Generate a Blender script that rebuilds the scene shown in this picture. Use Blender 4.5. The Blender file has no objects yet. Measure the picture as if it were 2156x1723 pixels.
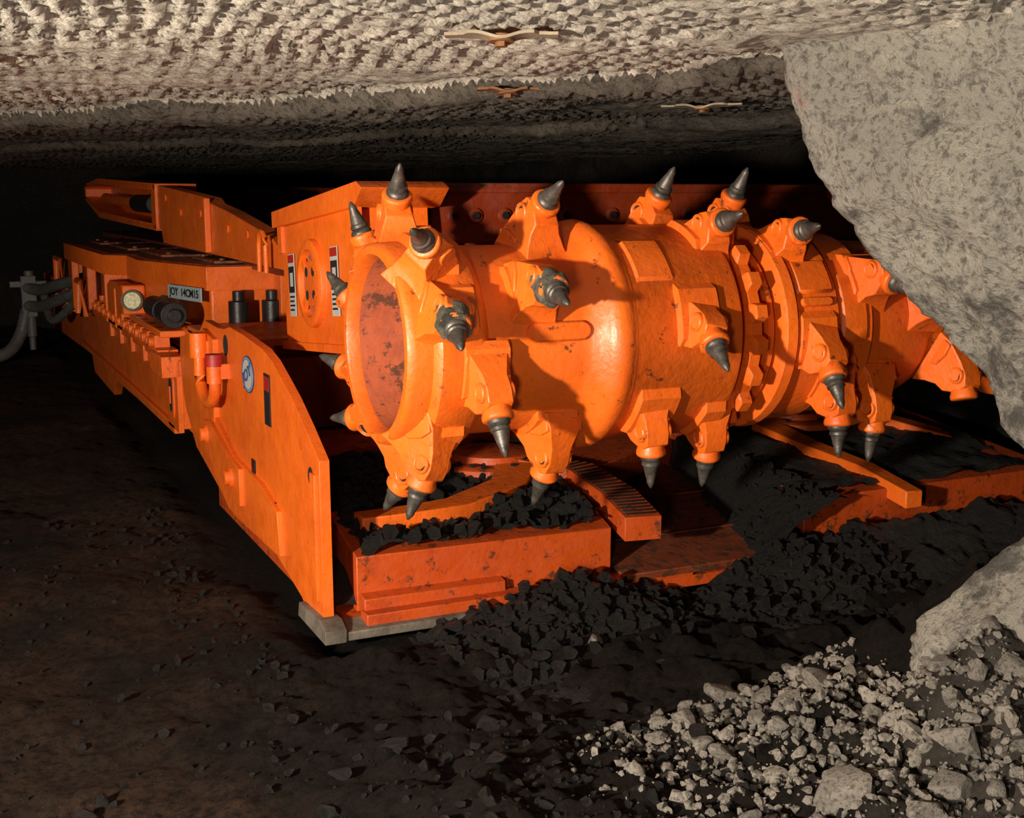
import bpy, math, random
from mathutils import Vector, Matrix, noise
random.seed(7)
pi=math.pi
COL=bpy.context.scene.collection
# ------------------------------------------------------------------ materials
def newmat(name):
    m=bpy.data.materials.new(name); m.use_nodes=True
    nt=m.node_tree; b=nt.nodes['Principled BSDF']; return m,nt,b
def ramp(nt,src,stops):
    r=nt.nodes.new('ShaderNodeValToRGB'); e=r.color_ramp.elements
    while len(e)<len(stops): e.new(.5)
    for i,(p,c) in enumerate(stops):
        e[i].position=p; e[i].color=(c[0],c[1],c[2],1) if not isinstance(c,(int,float)) else (c,c,c,1)
    nt.links.new(src,r.inputs[0]); return r
def mix(nt,fac,a,b):
    m=nt.nodes.new('ShaderNodeMix'); m.data_type='RGBA'
    if isinstance(fac,(int,float)): m.inputs[0].default_value=fac
    else: nt.links.new(fac,m.inputs[0])
    for i,v in ((6,a),(7,b)):
        if isinstance(v,tuple): m.inputs[i].default_value=(v[0],v[1],v[2],1)
        else: nt.links.new(v,m.inputs[i])
    return m.outputs[2]
def coords(nt): return nt.nodes.new('ShaderNodeNewGeometry').outputs['Position']
def noi(nt,co,scale,detail=6,rough=.6):
    n=nt.nodes.new('ShaderNodeTexNoise'); n.inputs['Scale'].default_value=scale; n.inputs['Detail'].default_value=detail; n.inputs['Roughness'].default_value=rough
    nt.links.new(co,n.inputs['Vector']); return n.outputs['Fac']
def math_(nt,op,a,b=None):
    n=nt.nodes.new('ShaderNodeMath'); n.operation=op
    for i,v in enumerate((a,b)):
        if v is None: continue
        if isinstance(v,(int,float)): n.inputs[i].default_value=v
        else: nt.links.new(v,n.inputs[i])
    return n.outputs[0]
def bump(nt,b,h,strength,dist):
    n=nt.nodes.new('ShaderNodeBump'); n.inputs['Strength'].default_value=strength; n.inputs['Distance'].default_value=dist
    nt.links.new(h,n.inputs['Height']); nt.links.new(n.outputs[0],b.inputs['Normal'])
def orange(name,base=(.76,.135,.008),dirt=.66,rough=.42,soot=.35):
    m,nt,b=newmat(name); co=coords(nt)
    big=noi(nt,co,2.2,4); col=mix(nt,ramp(nt,big,[(.35,0.),(.7,1.)]).outputs[0],base,(base[0]*.84,base[1]*.74,base[2]))
    md=noi(nt,co,6,9,.7); col=mix(nt,ramp(nt,md,[(.50,0.),(.75,soot)]).outputs[0],col,(base[0]*.35,base[1]*.3,base[2]))
    s=noi(nt,co,13,10,.75)
    f=ramp(nt,s,[(dirt,0.),(dirt+.05,.85)]).outputs[0]
    col=mix(nt,f,col,(.05,.022,.010))
    s2=noi(nt,co,70,4,.7); f2=ramp(nt,s2,[(.63,0.),(.72,.7)]).outputs[0]
    col=mix(nt,f2,col,(.16,.035,.01))
    nt.links.new(col,b.inputs['Base Color'])
    r=ramp(nt,noi(nt,co,14,5),[(.3,rough-.14),(.7,rough+.2)]); nt.links.new(r.outputs[0],b.inputs['Roughness'])
    bump(nt,b,noi(nt,co,38,5,.55),.26,.012)
    return m
def flat(name,c,rough=.5,metal=0.,var=.3,sc=20,bs=.15):
    m,nt,b=newmat(name); co=coords(nt); n=noi(nt,co,sc,6)
    col=mix(nt,ramp(nt,n,[(.35,0.),(.65,1.)]).outputs[0],c,tuple(x*(1-var) for x in c))
    nt.links.new(col,b.inputs['Base Color']); b.inputs['Roughness'].default_value=rough; b.inputs['Metallic'].default_value=metal
    if bs: bump(nt,b,noi(nt,co,sc*4,4),bs,.01)
    return m
ORANGE=orange('orange_paint',dirt=.65,soot=.38); ORANGE_DIRTY=orange('orange_paint_scuffed',dirt=.595,rough=.44,soot=.48)
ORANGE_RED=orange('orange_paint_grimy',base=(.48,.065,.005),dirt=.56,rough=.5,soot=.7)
ORANGE_INSIDE=orange('orange_paint_dusty_shaded_inside',base=(.42,.095,.026),dirt=.55,rough=.8,soot=.8)  # dusty inside paint, base also darkened as painted shade of the hollow
ORANGE_THROAT_SHADE=orange('orange_paint_throat_shade',base=(.20,.042,.009),dirt=.51,rough=.6,soot=.8)  # drum shadow on the throat plate, painted in as darker orange
ORANGE_SHADED=orange('orange_paint_shaded',base=(.18,.020,.002),dirt=.56,rough=.5)  # boom orange with its shade painted into the base colour
STEEL=flat('worn_bit_steel',(.12,.105,.09),.45,.5,.6,30)
DARKST=flat('black_steel',(.02,.018,.018),.4,.3)
HOLE=flat('dark_recess',(.006,.005,.005),.9,bs=0)
RUBBER=flat('hose_rubber',(.10,.095,.09),.55,0,.4)
WHITE=flat('label_white',(.42,.42,.40),.5,0,.1,bs=0); BLUE=flat('badge_blue',(.02,.09,.25),.4,bs=0)
BLACK=flat('label_black',(.012,.012,.014),.5,bs=0); RED=flat('label_red',(.35,.015,.012),.5,bs=0)
PLATEG=flat('nameplate_grey',(.35,.42,.45),.45,.2,.15,bs=0)
WORN=flat('worn_shoe_steel',(.20,.165,.13),.65,.2,.6,9,.4)
LENS=flat('lamp_lens',(.75,.7,.42),.2,0,.5,60,.3)
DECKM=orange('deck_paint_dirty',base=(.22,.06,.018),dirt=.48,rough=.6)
def rockmat(name,c1,c2,dark,thr,bs=.8,sc=1.,marks=(),dist=.03,low=False,bsc=14):
    m,nt,b=newmat(name); co=coords(nt)
    a=noi(nt,co,1.6*sc,8,.65); col=mix(nt,ramp(nt,a,[(.35,0.),(.65,1.)]).outputs[0],c1,c2)
    d=noi(nt,co,5.5*sc,10,.75)
    if low:
        sx=nt.nodes.new('ShaderNodeSeparateXYZ'); nt.links.new(co,sx.inputs[0])
        zb=ramp(nt,math_(nt,'MULTIPLY',sx.outputs[2],.5),[(.20,0.),(.36,.16),(.50,.11),(.80,0.)])
        d=math_(nt,'ADD',d,zb.outputs[0])
    col=mix(nt,ramp(nt,d,[(thr,0.),(thr+.1,.9)]).outputs[0],col,dark)
    g=noi(nt,co,45*sc,5,.7); col=mix(nt,ramp(nt,g,[(.50,0.),(.62,.75)]).outputs[0],col,tuple(x*.3 for x in c2))
    for (p,s,c) in marks:
        v=nt.nodes.new('ShaderNodeVectorMath'); v.operation='SUBTRACT'; nt.links.new(co,v.inputs[0]); v.inputs[1].default_value=p
        v2=nt.nodes.new('ShaderNodeVectorMath'); v2.operation='DIVIDE'; nt.links.new(v.outputs[0],v2.inputs[0]); v2.inputs[1].default_value=s
        v3=nt.nodes.new('ShaderNodeVectorMath'); v3.operation='LENGTH'; nt.links.new(v2.outputs[0],v3.inputs[0])
        q=math_(nt,'ADD',v3.outputs['Value'],noi(nt,co,30,6,.75)); col=mix(nt,ramp(nt,q,[(.7,.55),(.99,0.)]).outputs[0],col,c)
    nt.links.new(col,b.inputs['Base Color']); b.inputs['Roughness'].default_value=.88; b.inputs['Specular IOR Level'].default_value=.25
    x=math_(nt,'ADD',noi(nt,co,bsc*sc,12,.75),math_(nt,'MULTIPLY',g,.7))
    bump(nt,b,x,bs,dist)
    return m
PINK=(.5,.10,.09)
ROOF=rockmat('roof_shale',(.64,.57,.48),(.44,.39,.33),(.08,.07,.06),.60,.7,1.,[((2.17,3.40,2.0),(.16,.06,.3),PINK),((1.27,7.35,2.0),(.2,.25,.3),(.08,.30,.08))])
ROOF2=rockmat('roof_shale_dark',(.21,.175,.14),(.115,.097,.08),(.016,.014,.012),.54,.9)  # darker shale tone used behind the roof ledge
RIB=rockmat('rock_dusted_rib',(.57,.525,.445),(.40,.365,.315),(.11,.10,.092),.555,1.,1.,[((2.19,2.92,1.86),(.05,.3,.13),PINK)],.035,True,30)
RUBBLE=rockmat('pale_rubble',(.30,.265,.225),(.15,.135,.118),(.03,.026,.023),.56,.6,2.)
def coalmat(name,c,brown,rough=.5,pos=False,spec=.4):
    m,nt,b=newmat(name); co=coords(nt)
    a=noi(nt,co,.9,7,.6); fac=ramp(nt,a,[(.38,0.),(.60,1.)]).outputs[0]
    if pos:
        sx=nt.nodes.new('ShaderNodeSeparateXYZ'); nt.links.new(co,sx.inputs[0])
        e=math_(nt,'SUBTRACT',sx.outputs[0],math_(nt,'MULTIPLY',sx.outputs[1],.12)); e=math_(nt,'ADD',e,math_(nt,'MULTIPLY',noi(nt,co,1.6,6,.6),.9))
        pf=ramp(nt,e,[(.70,1.),(.98,.12)])  # brown fades to near-black rightward: ground shade painted into the colour
        fac=math_(nt,'MULTIPLY',fac,pf.outputs[0])
    col=mix(nt,fac,c,brown)
    g=noi(nt,co,30,8,.75); col=mix(nt,ramp(nt,g,[(.45,0.),(.62,.9)]).outputs[0],col,tuple(x*.25 for x in c))
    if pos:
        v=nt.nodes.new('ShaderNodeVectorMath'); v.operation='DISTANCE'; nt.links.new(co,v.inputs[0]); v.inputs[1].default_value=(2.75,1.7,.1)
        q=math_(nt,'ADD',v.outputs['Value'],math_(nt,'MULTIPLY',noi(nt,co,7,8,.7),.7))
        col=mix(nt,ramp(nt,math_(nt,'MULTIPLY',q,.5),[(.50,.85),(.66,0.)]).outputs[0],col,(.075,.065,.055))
    sp=noi(nt,co,110,3,.5); col=mix(nt,ramp(nt,sp,[(.70,0.),(.74,.3)]).outputs[0],col,(.10,.075,.06))
    nt.links.new(col,b.inputs['Base Color']); b.inputs['Specular IOR Level'].default_value=spec
    r=ramp(nt,g,[(.35,rough-.15),(.65,min(1,rough+.3))]); nt.links.new(r.outputs[0],b.inputs['Roughness'])
    bump(nt,b,noi(nt,co,20,12,.74),.9,.04)
    return m
FLOORM=coalmat('coal_dust_floor_shaded',(.009,.0065,.005),(.044,.024,.014),.85,True,.15)
COAL=coalmat('loose_coal',(.006,.005,.0045),(.011,.0085,.007),.45,False,.4)
COALWALL=coalmat('coal_seam',(.012,.0105,.0095),(.03,.022,.017),.4)
# ------------------------------------------------------------------ mesh builder
class MB:
    def __init__(s): s.v=[];s.f=[];s.m=[];s.M=Matrix()
    def add(s,vs,fs,mi=0,M=None):
        o=len(s.v); M=s.M if M is None else s.M@M
        s.v+= [tuple(M@Vector(v)) for v in vs]; s.f+=[tuple(i+o for i in f) for f in fs]; s.m+=[mi]*len(fs)
    def box(s,a,b,mi=0,M=None):
        x0,y0,z0=a;x1,y1,z1=b
        s.add([(x0,y0,z0),(x1,y0,z0),(x1,y1,z0),(x0,y1,z0),(x0,y0,z1),(x1,y0,z1),(x1,y1,z1),(x0,y1,z1)],
              [(0,3,2,1),(4,5,6,7),(0,1,5,4),(1,2,6,5),(2,3,7,6),(3,0,4,7)],mi,M)
    def prism(s,pts,ax,a,b,mi=0,M=None):
        n=len(pts)
        def P(p,c): return (c,p[0],p[1]) if ax==0 else ((p[0],c,p[1]) if ax==1 else (p[0],p[1],c))
        ca=a if callable(a) else (lambda p:a); cb=b if callable(b) else (lambda p:b)
        vs=[P(p,ca(p)) for p in pts]+[P(p,cb(p)) for p in pts]
        s.add(vs,[tuple(range(n))[::-1],tuple(range(n,2*n))]+[(i,(i+1)%n,n+(i+1)%n,n+i) for i in range(n)],mi,M)
    def lathe(s,prof,n=32,mi=0,M=None,rf=None,a0=0,a1=2*pi):
        full=abs(a1-a0-2*pi)<1e-4; k=n if full else n+1
        vs=[];fs=[]
        for z,r in prof:
            for i in range(k):
                a=a0+(a1-a0)*i/n; rr=rf(z,r,a) if rf else r
                vs.append((rr*math.cos(a),rr*math.sin(a),z))
        for j in range(len(prof)-1):
            for i in range(n):
                i2=(i+1)%k; fs.append((j*k+i,j*k+i2,(j+1)*k+i2,(j+1)*k+i))
        s.add(vs,fs,mi,M)
    def cyl(s,p,q,r,n=20,mi=0,r2=None):
        p=Vector(p);q=Vector(q);d=q-p;L=d.length; M=Matrix.Translation(p)@d.to_track_quat('Z','Y').to_matrix().to_4x4()
        r2=r if r2 is None else r2
        s.lathe([(0,0),(0,r),(L,r2),(L,0)],n,mi,M)
    def tube(s,pts,r,n=10,mi=0,closed=False):
        pts=[Vector(p) for p in pts];vs=[];fs=[];K=len(pts)
        up=Vector((.13,.21,1)).normalized()
        for i,p in enumerate(pts):
            t=((pts[(i+1)%K] if (i<K-1 or closed) else p)-(pts[i-1] if (i>0 or closed) else p)).normalized()
            a=t.cross(up)
            if a.length<.1: a=t.cross(Vector((1,0,0)))
            a.normalize(); b=t.cross(a)
            for j in range(n):
                an=2*pi*j/n; vs.append(tuple(p+a*math.cos(an)*r+b*math.sin(an)*r))
        for i in range(K if closed else K-1):
            for j in range(n): 
                i2=(i+1)%K; fs.append((i*n+j,i*n+(j+1)%n,i2*n+(j+1)%n,i2*n+j))
        if not closed: fs.append(tuple(range(n))[::-1]); fs.append(tuple((K-1)*n+j for j in range(n)))
        s.add(vs,fs,mi)
    def obj(s,name,mats,parent=None,bevel=0,smooth=True,label=None,origin=None):
        me=bpy.data.meshes.new(name); 
        o0=Vector(origin) if origin else Vector()
        me.from_pydata([tuple(Vector(v)-o0) for v in s.v],[],s.f); me.update()
        for m in (mats if isinstance(mats,(list,tuple)) else [mats]): me.materials.append(m)
        me.polygons.foreach_set('material_index',s.m)
        import bmesh
        bm=bmesh.new(); bm.from_mesh(me); bmesh.ops.remove_doubles(bm,verts=bm.verts,dist=1e-5); bmesh.ops.recalc_face_normals(bm,faces=bm.faces); bm.to_mesh(me); bm.free()
        ob=bpy.data.objects.new(name,me); COL.objects.link(ob); ob.location=o0
        if parent: ob.parent=parent
        if bevel:
            b=ob.modifiers.new('bevel','BEVEL'); b.width=bevel; b.segments=2; b.limit_method='ANGLE'; b.angle_limit=math.radians(35); b.harden_normals=False
        if smooth: me.shade_smooth(); me.set_sharp_from_angle(angle=math.radians(38))
        if label: ob['label']=label
        return ob
def structure(o,label,cat): o['kind']='structure'; o['label']=label; o['category']=cat
def fr(x,y,z,o=5): return noise.fractal(Vector((x,y,z)),.9,2.1,o)
# ------------------------------------------------------------------ camera
cam=bpy.data.cameras.new('camera'); cam.sensor_width=36; cam.lens=2600/2156*36; cam.clip_start=.05
co=bpy.data.objects.new('camera',cam); COL.objects.link(co); co.location=(0,0,1.6); co.rotation_euler=(math.radians(90-9.7),0,math.radians(-25)); bpy.context.scene.camera=co
# ------------------------------------------------------------------ shell
def sstep(a,b,x):
    t=max(0,min(1,(x-a)/(b-a))); return t*t*(3-2*t)
def grid(name,xs,ys,f,mat):
    vs=[f(x,y) for y in ys for x in xs]; n=len(xs); fs=[(j*n+i,j*n+i+1,(j+1)*n+i+1,(j+1)*n+i) for j in range(len(ys)-1) for i in range(n-1)]
    me=bpy.data.meshes.new(name); me.from_pydata(vs,[],fs); me.update(); me.materials.append(mat); me.shade_smooth()
    o=bpy.data.objects.new(name,me); COL.objects.link(o); return o
def prog(a,b,s0,k):
    r=[a]
    while r[-1]<b: r.append(r[-1]+s0*max(1,(r[-1]/k)))
    return r
def floor_h(x,y):
    h=.045*fr(x*1.3,y*1.3,1,6)+.026*abs(fr(x*6,y*6,4,5))
    foot=sstep(1.0,1.3,x)*sstep(3.9,4.2,y)
    if y<4.2: h+=.07*sstep(.3,1.3,x)*abs(fr(x*4.5,y*4.5,14,6))
    h=h*(1-foot)-.05*foot-.02
    d=(x-1.45)*.8+ (0.25 if y<2.3 else 0.25-(y-2.3)*.5)
    if y<4: h+=.40*sstep(.1,1.5,d)*(1-sstep(2.85,3.3,y))*(1+.45*fr(x*3,y*3,9,5))
    h+=.07*math.exp(-((x-1.2)**2+(y-2.5)**2)/.25)*(1+fr(x*4,y*4,3))
    return h
xs=[-2.6+.022*i for i in range(370)]
fl=grid('floor',xs+[5.6,6.2,7.0],prog(1.3,17.4,.0155,2.2),lambda x,y:(x,y,floor_h(x,y)),FLOORM); structure(fl,'coal-dusted mine floor with ruts, lumps and painted shade','floor')
def ledge_s(x,y):
    L=[(-2.5,12.),(.37,7.1),(1.65,4.8),(2.0,3.8),(2.23,3.07),(2.9,1.5)]
    best=1e9
    for (ax,ay),(bx,by) in zip(L,L[1:]):
        dx,dy=bx-ax,by-ay; t=max(0,min(1,((x-ax)*dx+(y-ay)*dy)/(dx*dx+dy*dy))); px,py=ax+dx*t,ay+dy*t
        dd=math.hypot(x-px,y-py)
        if dd<abs(best): best=dd if (dx*(y-ay)-dy*(x-ax))>0 else -dd
    return best
def roof_z(x,y):
    s=ledge_s(x,y)+.22*fr(x*1.3,y*1.3,2,5)
    z=2.02-.075*sstep(-.04,.10,s)+.06*sstep(.5,.8,s)-.05*sstep(2.2,2.35,s)
    wx=x-.12*y+.07*fr(x*.8,y*.8,7,3)+.018*fr(x*6,y*6,8,3)
    row=math.floor(wx/.070); ph=(wx/.070)%1
    rid=abs(ph-.5)*2
    j=noise.noise(Vector((row*.77,y*1.7,0)))
    py=((y+.05*rid+ .10*j)/.095)%1
    amp=.65+.9*fr(x*1.3,y*1.3,12,4)
    z+= (.013*(1-rid**2) +.020*py**1.3)*max(.12,amp)
    z+=.035*fr(x*.8,y*.8,5,4)+.009*fr(x*11,y*11,5,5)
    return z
xs=[-1.1+.0135*i for i in range(350)]+[3.66+.05*i for i in range(1,56)]
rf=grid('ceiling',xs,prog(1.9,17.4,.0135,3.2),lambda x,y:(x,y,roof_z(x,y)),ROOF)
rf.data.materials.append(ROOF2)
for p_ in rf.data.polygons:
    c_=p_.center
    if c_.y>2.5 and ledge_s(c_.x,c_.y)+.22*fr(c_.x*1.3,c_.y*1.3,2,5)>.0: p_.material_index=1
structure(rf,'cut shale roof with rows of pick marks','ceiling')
def wallgrid(name,us,zs,f,mat,label):
    o=grid(name,us,zs,f,mat); structure(o,label,'wall'); return o
U=[-3.2+.12*i for i in range(90)]; Z=[-.2+.08*i for i in range(32)]
wallgrid('wall_back',U,Z,lambda u,z:(u,17.0+.25*fr(u*.9,z*1.5,3)+.06*fr(u*4,z*9,3),z),COALWALL,'black coal face closing the far end of the entry')
Y2=[2.9+.1*i for i in range(143)]
wallgrid('wall_right',Y2,Z,lambda u,z:(5.55+.2*fr(u*.9,z*1.5,8)+.05*fr(u*4,z*9,8),u,z),COALWALL,'dark glossy coal wall beside the machine')
Y3=[1.3+.1*i for i in range(159)]
wallgrid('wall_left',Y3,Z,lambda u,z:(-3.1-.2*fr(u*.9,z*1.5,18),u,z),COALWALL,'dark coal wall of the mine entry')
prof=[(2.32,1.98,2.95),(2.12,2.10,2.92),(2.01,2.17,2.9),(1.85,2.23,2.9),(1.71,2.27,2.85),(1.58,2.31,2.8),(1.46,2.42,2.8),(1.33,2.52,2.75),(1.20,2.68,2.7),(1.09,2.75,2.62),(.96,2.76,2.55),(.88,2.83,2.45),(.75,2.83,2.42),(.56,2.68,2.5),(.38,2.58,2.6),(.20,2.56,2.68),(0,2.45,2.75),(-.2,2.4,2.75)]
def rp(z):
    for a,b in zip(prof,prof[1:]):
        if a[0]>=z>=b[0]:
            t=(a[0]-z)/(a[0]-b[0]); return a[1]+(b[1]-a[1])*t,a[2]+(b[2]-a[2])*t
    return prof[-1][1:] if z<0 else prof[0][1:]
def ribpt(u,z):
    X,Y=rp(z)
    if u<0:
        d=-u; x=X+.05*d*d+.12*max(0,d-.2); y=Y-d*.98
    else:
        x=X+u*1.0; y=Y+.02-.05*u
    n1=fr(x*1.6+3,y*1.6,z*1.6,5); n2=fr(x*5,y*5,z*5,6); n3=abs(fr(x*17,y*17,z*17,4))
    v=noise.voronoi(Vector((x*5+n2*.6,y*5,z*5)))[0]; cr=min(.35,v[1]-v[0])
    off=.08*n1+.045*n2-.022*n3+.06*cr
    if z<.6: off+=.22*(.6-z)*fr(x*3.2,y*3.2,z*4.5,6)+.05*(.6-z)*(noise.cell(Vector((x*6,y*6,z*6)))-.5)
    w=max(0,min(1,(u+.10)/.20))
    return (x-(1-w)*off,y+w*off*.6,z)
US=[-1.7+.0135*i for i in range(131)]+[.07+.045*i for i in range(1,66)]
ZS=[-.15+.0135*i for i in range(182)]
rib=grid('wall_front',US,ZS,ribpt,RIB); structure(rib,'pale rock-dusted coal pillar corner with undercut base','wall')
# ------------------------------------------------------------------ machine root
mach=bpy.data.objects.new('continuous_mining_machine',None); COL.objects.link(mach); mach.location=(3.2,4.2,0); mach['label']='orange continuous mining machine with picked cutter drum'; mach['category']='mining machine'
bpy.context.view_layer.update()
WM={}
def PW(p): return Matrix.Translation(mach.location) if p==mach else WM[p.name]
def child(mb,name,mats,parent=mach,**k):
    o=mb.obj(name,mats,None,**k); o.parent=parent; o.matrix_parent_inverse=PW(parent).inverted(); WM[o.name]=Matrix.Translation(o.location); return o
def place(o,parent,M):
    o.parent=parent; o.matrix_parent_inverse=PW(parent).inverted(); o.matrix_basis=M
# ------------------------------------------------------------------ cutter drum
AY,AZ=3.77,1.135
RX=Matrix(((0,0,1,0),(0,1,0,AY),(-1,0,0,AZ),(0,0,0,1)))
d=MB()
d.lathe([(1.72,0),(1.72,.10),(1.70,.11),(1.70,.264),(1.31,.278)],96,1,RX)
P=[(1.31,.278),(1.275,.284),(1.266,.290),(1.266,.314),(1.274,.323),(1.29,.327),(1.345,.330),(1.352,.345),(1.365,.356),(1.49,.356),(1.515,.34),(1.535,.312),(1.86,.312),(1.90,.322),(1.935,.365),(1.955,.388),(1.985,.394),(2.01,.386),(2.03,.374),(2.42,.374),(2.437,.370),(2.442,.352),(2.447,.29),(2.618,.29),(2.62,.350),(2.628,.368),(2.665,.372),(2.68,.35),(2.86,.35),(2.865,.335),(3.02,.335),(3.03,.31),(3.3,.30),(3.42,.25),(3.6,.22),(3.85,.25),(3.95,.34),(4.3,.35),(4.3,.28),(4.3,0)]
d.lathe(P,96,0,RX)
def cog(z,r,a):
    if r<.34: return r
    return r-.018+.018*max(-1,min(1,2.6*math.sin(a*20)))
d.lathe([(2.485,.29),(2.485,.368),(2.491,.384),(2.532,.384),(2.538,.368),(2.542,.29)],280,0,RX,cog)
d.lathe([(2.575,.29),(2.575,.325),(2.60,.325),(2.602,.29)],96,0,RX)
def pad(X0,X1,t0,t1,r0,r1,mi=0,ee=.02):
    n=8;vs=[];fs=[]
    for i in range(n+1):
        t=t0+(t1-t0)*i/n; e=(.0 if 0<i<n else ee)
        for (X,r) in ((X0,r0),(X0+.012,r1-e),(X1-.012,r1-e),(X1,r0)):
            tr=math.radians(t); vs.append((X,AY-math.cos(tr)*r,AZ+math.sin(tr)*r))
    for i in range(n):
        for j in range(3): a=i*4+j; fs.append((a,a+1,a+5,a+4))
    fs.append((3,2,1,0)); fs.append(tuple(n*4+j for j in range(4)))
    d.add(vs,fs,mi)
def capsule(Xc,th,L,w,r0,r1):
    vs=[];n=14;ring=[]
    for i in range(n):
        a=pi/2+pi*i/(n-1); ring.append((-L/2+w/2*math.cos(a),w/2*math.sin(a)))
    for i in range(n):
        a=-pi/2+pi*i/(n-1); ring.append((L/2+w/2*math.cos(a),w/2*math.sin(a)))
    k=len(ring)
    for r,s in ((r0,1.08),(r1,1.0),(r1+.006,.82)):
        for x,y in ring:
            t=math.radians(th)+y*s/r; vs.append((Xc+x*(1 if s>.9 else .96),AY-math.cos(t)*r,AZ+math.sin(t)*r))
    fs=[(j*k+i,j*k+(i+1)%k,(j+1)*k+(i+1)%k,(j+1)*k+i) for j in range(2) for i in range(k)]+[tuple(2*k+i for i in range(k))]
    d.add(vs,fs)
capsule(1.775,9,.16,.062,.305,.326)
capsule(2.76,18,.10,.03,.345,.365)
pad(2.05,2.2,30,62,.37,.383); pad(2.88,3.0,-10,40,.33,.345); pad(2.69,2.85,22,46,.345,.362)
BITS=[ # X_base, theta_base, yaw
 (1.37,97,-10),(1.36,138,-26),(1.345,168,-38),(1.345,47,-62),(1.37,15,-18),(1.51,-20,0),(1.36,-62,-26),(1.36,-86,-24),(1.335,-138,-44),(1.33,-162,-46),
 (1.81,76,6),(1.70,27,-8),(1.82,-70,-12),(2.34,97,12),(2.41,58,-2),(2.26,4,-8),(2.14,-50,4),(2.42,-62,4),(2.68,100,6),(2.71,52,-10),(2.76,-13,-8),(2.88,-40,-3),(3.08,-48,-6),(3.42,-30,-6),(3.02,26,0),(3.30,12,-4),(3.9,70,10),(2.0,150,5),(2.7,170,0),(2.1,205,0)]
def rbar(X):
    for (a,ra),(b,rb_) in zip(P[5:],P[6:]):
        if a<=X<=b and b>a: return ra+(rb_-ra)*(X-a)/(b-a)
    return .33
for i,(X,t,y) in enumerate(BITS):
    r=rbar(X); w=.085
    if X<1.46:
        if -100<t<100: pad(max(1.345,X-.05),X+.12,t-6,t+20,r-.01,.356+.022,0,.018)
    else:
        a_,b_=X-w,X+w
        if X<2.44: b_=min(b_,2.436)
        elif X<2.9: a_=max(a_,2.625)
        pad(a_,b_,t-6,t+26,r-.01,r+.022)
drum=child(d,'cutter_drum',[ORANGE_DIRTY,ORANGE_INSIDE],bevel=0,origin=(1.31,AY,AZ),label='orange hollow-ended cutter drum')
bd=Vector((0,.68,.733)).normalized()
Mb=bd.to_track_quat('Z','X').to_matrix().to_4x4()
def holder(short):
    h=MB()
    if short:   # low lug welded on the rim of the end ring
        out=[(-.105,-.085),(-.085,-.035),(-.06,.012),(-.028,.038),(.0,.030),(.030,.0),(.045,-.035),(.040,-.085)]; W=lambda p:.042
    else:
        out=[(-.135,-.15),(-.125,-.10),(-.085,-.035),(-.06,.012),(-.028,.038),(.0,.030),(.030,.0),(.052,-.035),(.046,-.07),(.06,-.11),(.085,-.15)]
        W=lambda p: .042+ .045*(max(0,-p[1]-.03)/.13)
    h.prism(out,0,lambda p:-W(p),lambda p:W(p))
    h.lathe([(-.055,0),(-.055,.040),(.022,.045),(.035,.050),(.048,.050),(.052,.044),(.052,0)],20,0,Mb)
    for sx in (-1,1):
        Ms=Matrix.Translation((sx*.043,-.035,-.015))@Matrix.Rotation(sx*pi/2,4,'Y')
        h.lathe([(-.01,.034),(.012,.032),(.014,.024),(.004,.022)],16,0,Ms); h.lathe([(.004,.022),(.004,0)],16,1,Ms)
    h.box((-.052,-.080,-.052),(.052,-.03,-.028))
    if not short: h.prism([(-.125,-.14),(-.118,-.09),(-.075,-.085),(-.02,-.10),(.0,-.14)],0,-.075,.075)
    return h
t=MB()
t.lathe([(.048,0),(.048,.036),(.058,.037),(.066,.033),(.070,.027),(.074,.031),(.084,.031),(.088,.026),(.112,.021),(.138,.014),(.142,.0145),(.150,.012),(.166,.004),(.168,0)],24,0,Mb)
def frame(X,th,yaw,r=.44):
    tr=math.radians(th)
    rad=Vector((0,-math.cos(tr),math.sin(tr))); tan=Vector((0,-math.sin(tr),-math.cos(tr)))
    ax=Vector((1,0,0)); R=Matrix((ax,tan,rad)).transposed()
    if R.determinant()<0: ax=-ax; R=Matrix((ax,tan,rad)).transposed(); yaw=-yaw
    R=R@Matrix.Rotation(math.radians(-yaw),3,'Z')
    p=Vector((X,AY,AZ))+rad*r
    return Matrix.Translation(p)@R.to_4x4()
STEEL_D=flat('coal_caked_steel',(.13,.11,.08),.9,.0,.9,14,.8)
proto={}
def get(kind,make):
    if kind not in proto: proto[kind]=make(); return proto[kind]
    o=proto[kind].copy(); COL.objects.link(o); return o
for i,(X,th,yaw) in enumerate(BITS):
    short=i in (2,8,9)
    ho=get(short,lambda:holder(short).obj('bit_holder',[ORANGE_DIRTY,HOLE],bevel=.007))
    M=frame(X,th,yaw); place(ho,drum,M)
    if abs(X-3.42)>.01:
        bi=get('bit',lambda:t.obj('cutting_bit',[STEEL],label='pointed bare steel cutting bit')); place(bi,drum,M)
    if i in (4,11):
        q=MB(); pf=[(-.05,.040)]+[(-.05+.108*k/12,.049+.006*math.sin(pi*k/12)) for k in range(1,12)]+[(.058,.034)]
        q.lathe(pf,40,0,Mb,lambda z,r,a:r*(.99+.16*noise.fractal(Vector((math.cos(a)*1.6,math.sin(a)*1.6,z*28+i)),.8,2.1,4)))
        o=q.obj('caked_mud',[STEEL_D]); place(o,drum,M); o['label']='grey mud caked round a bit sleeve'
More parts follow.
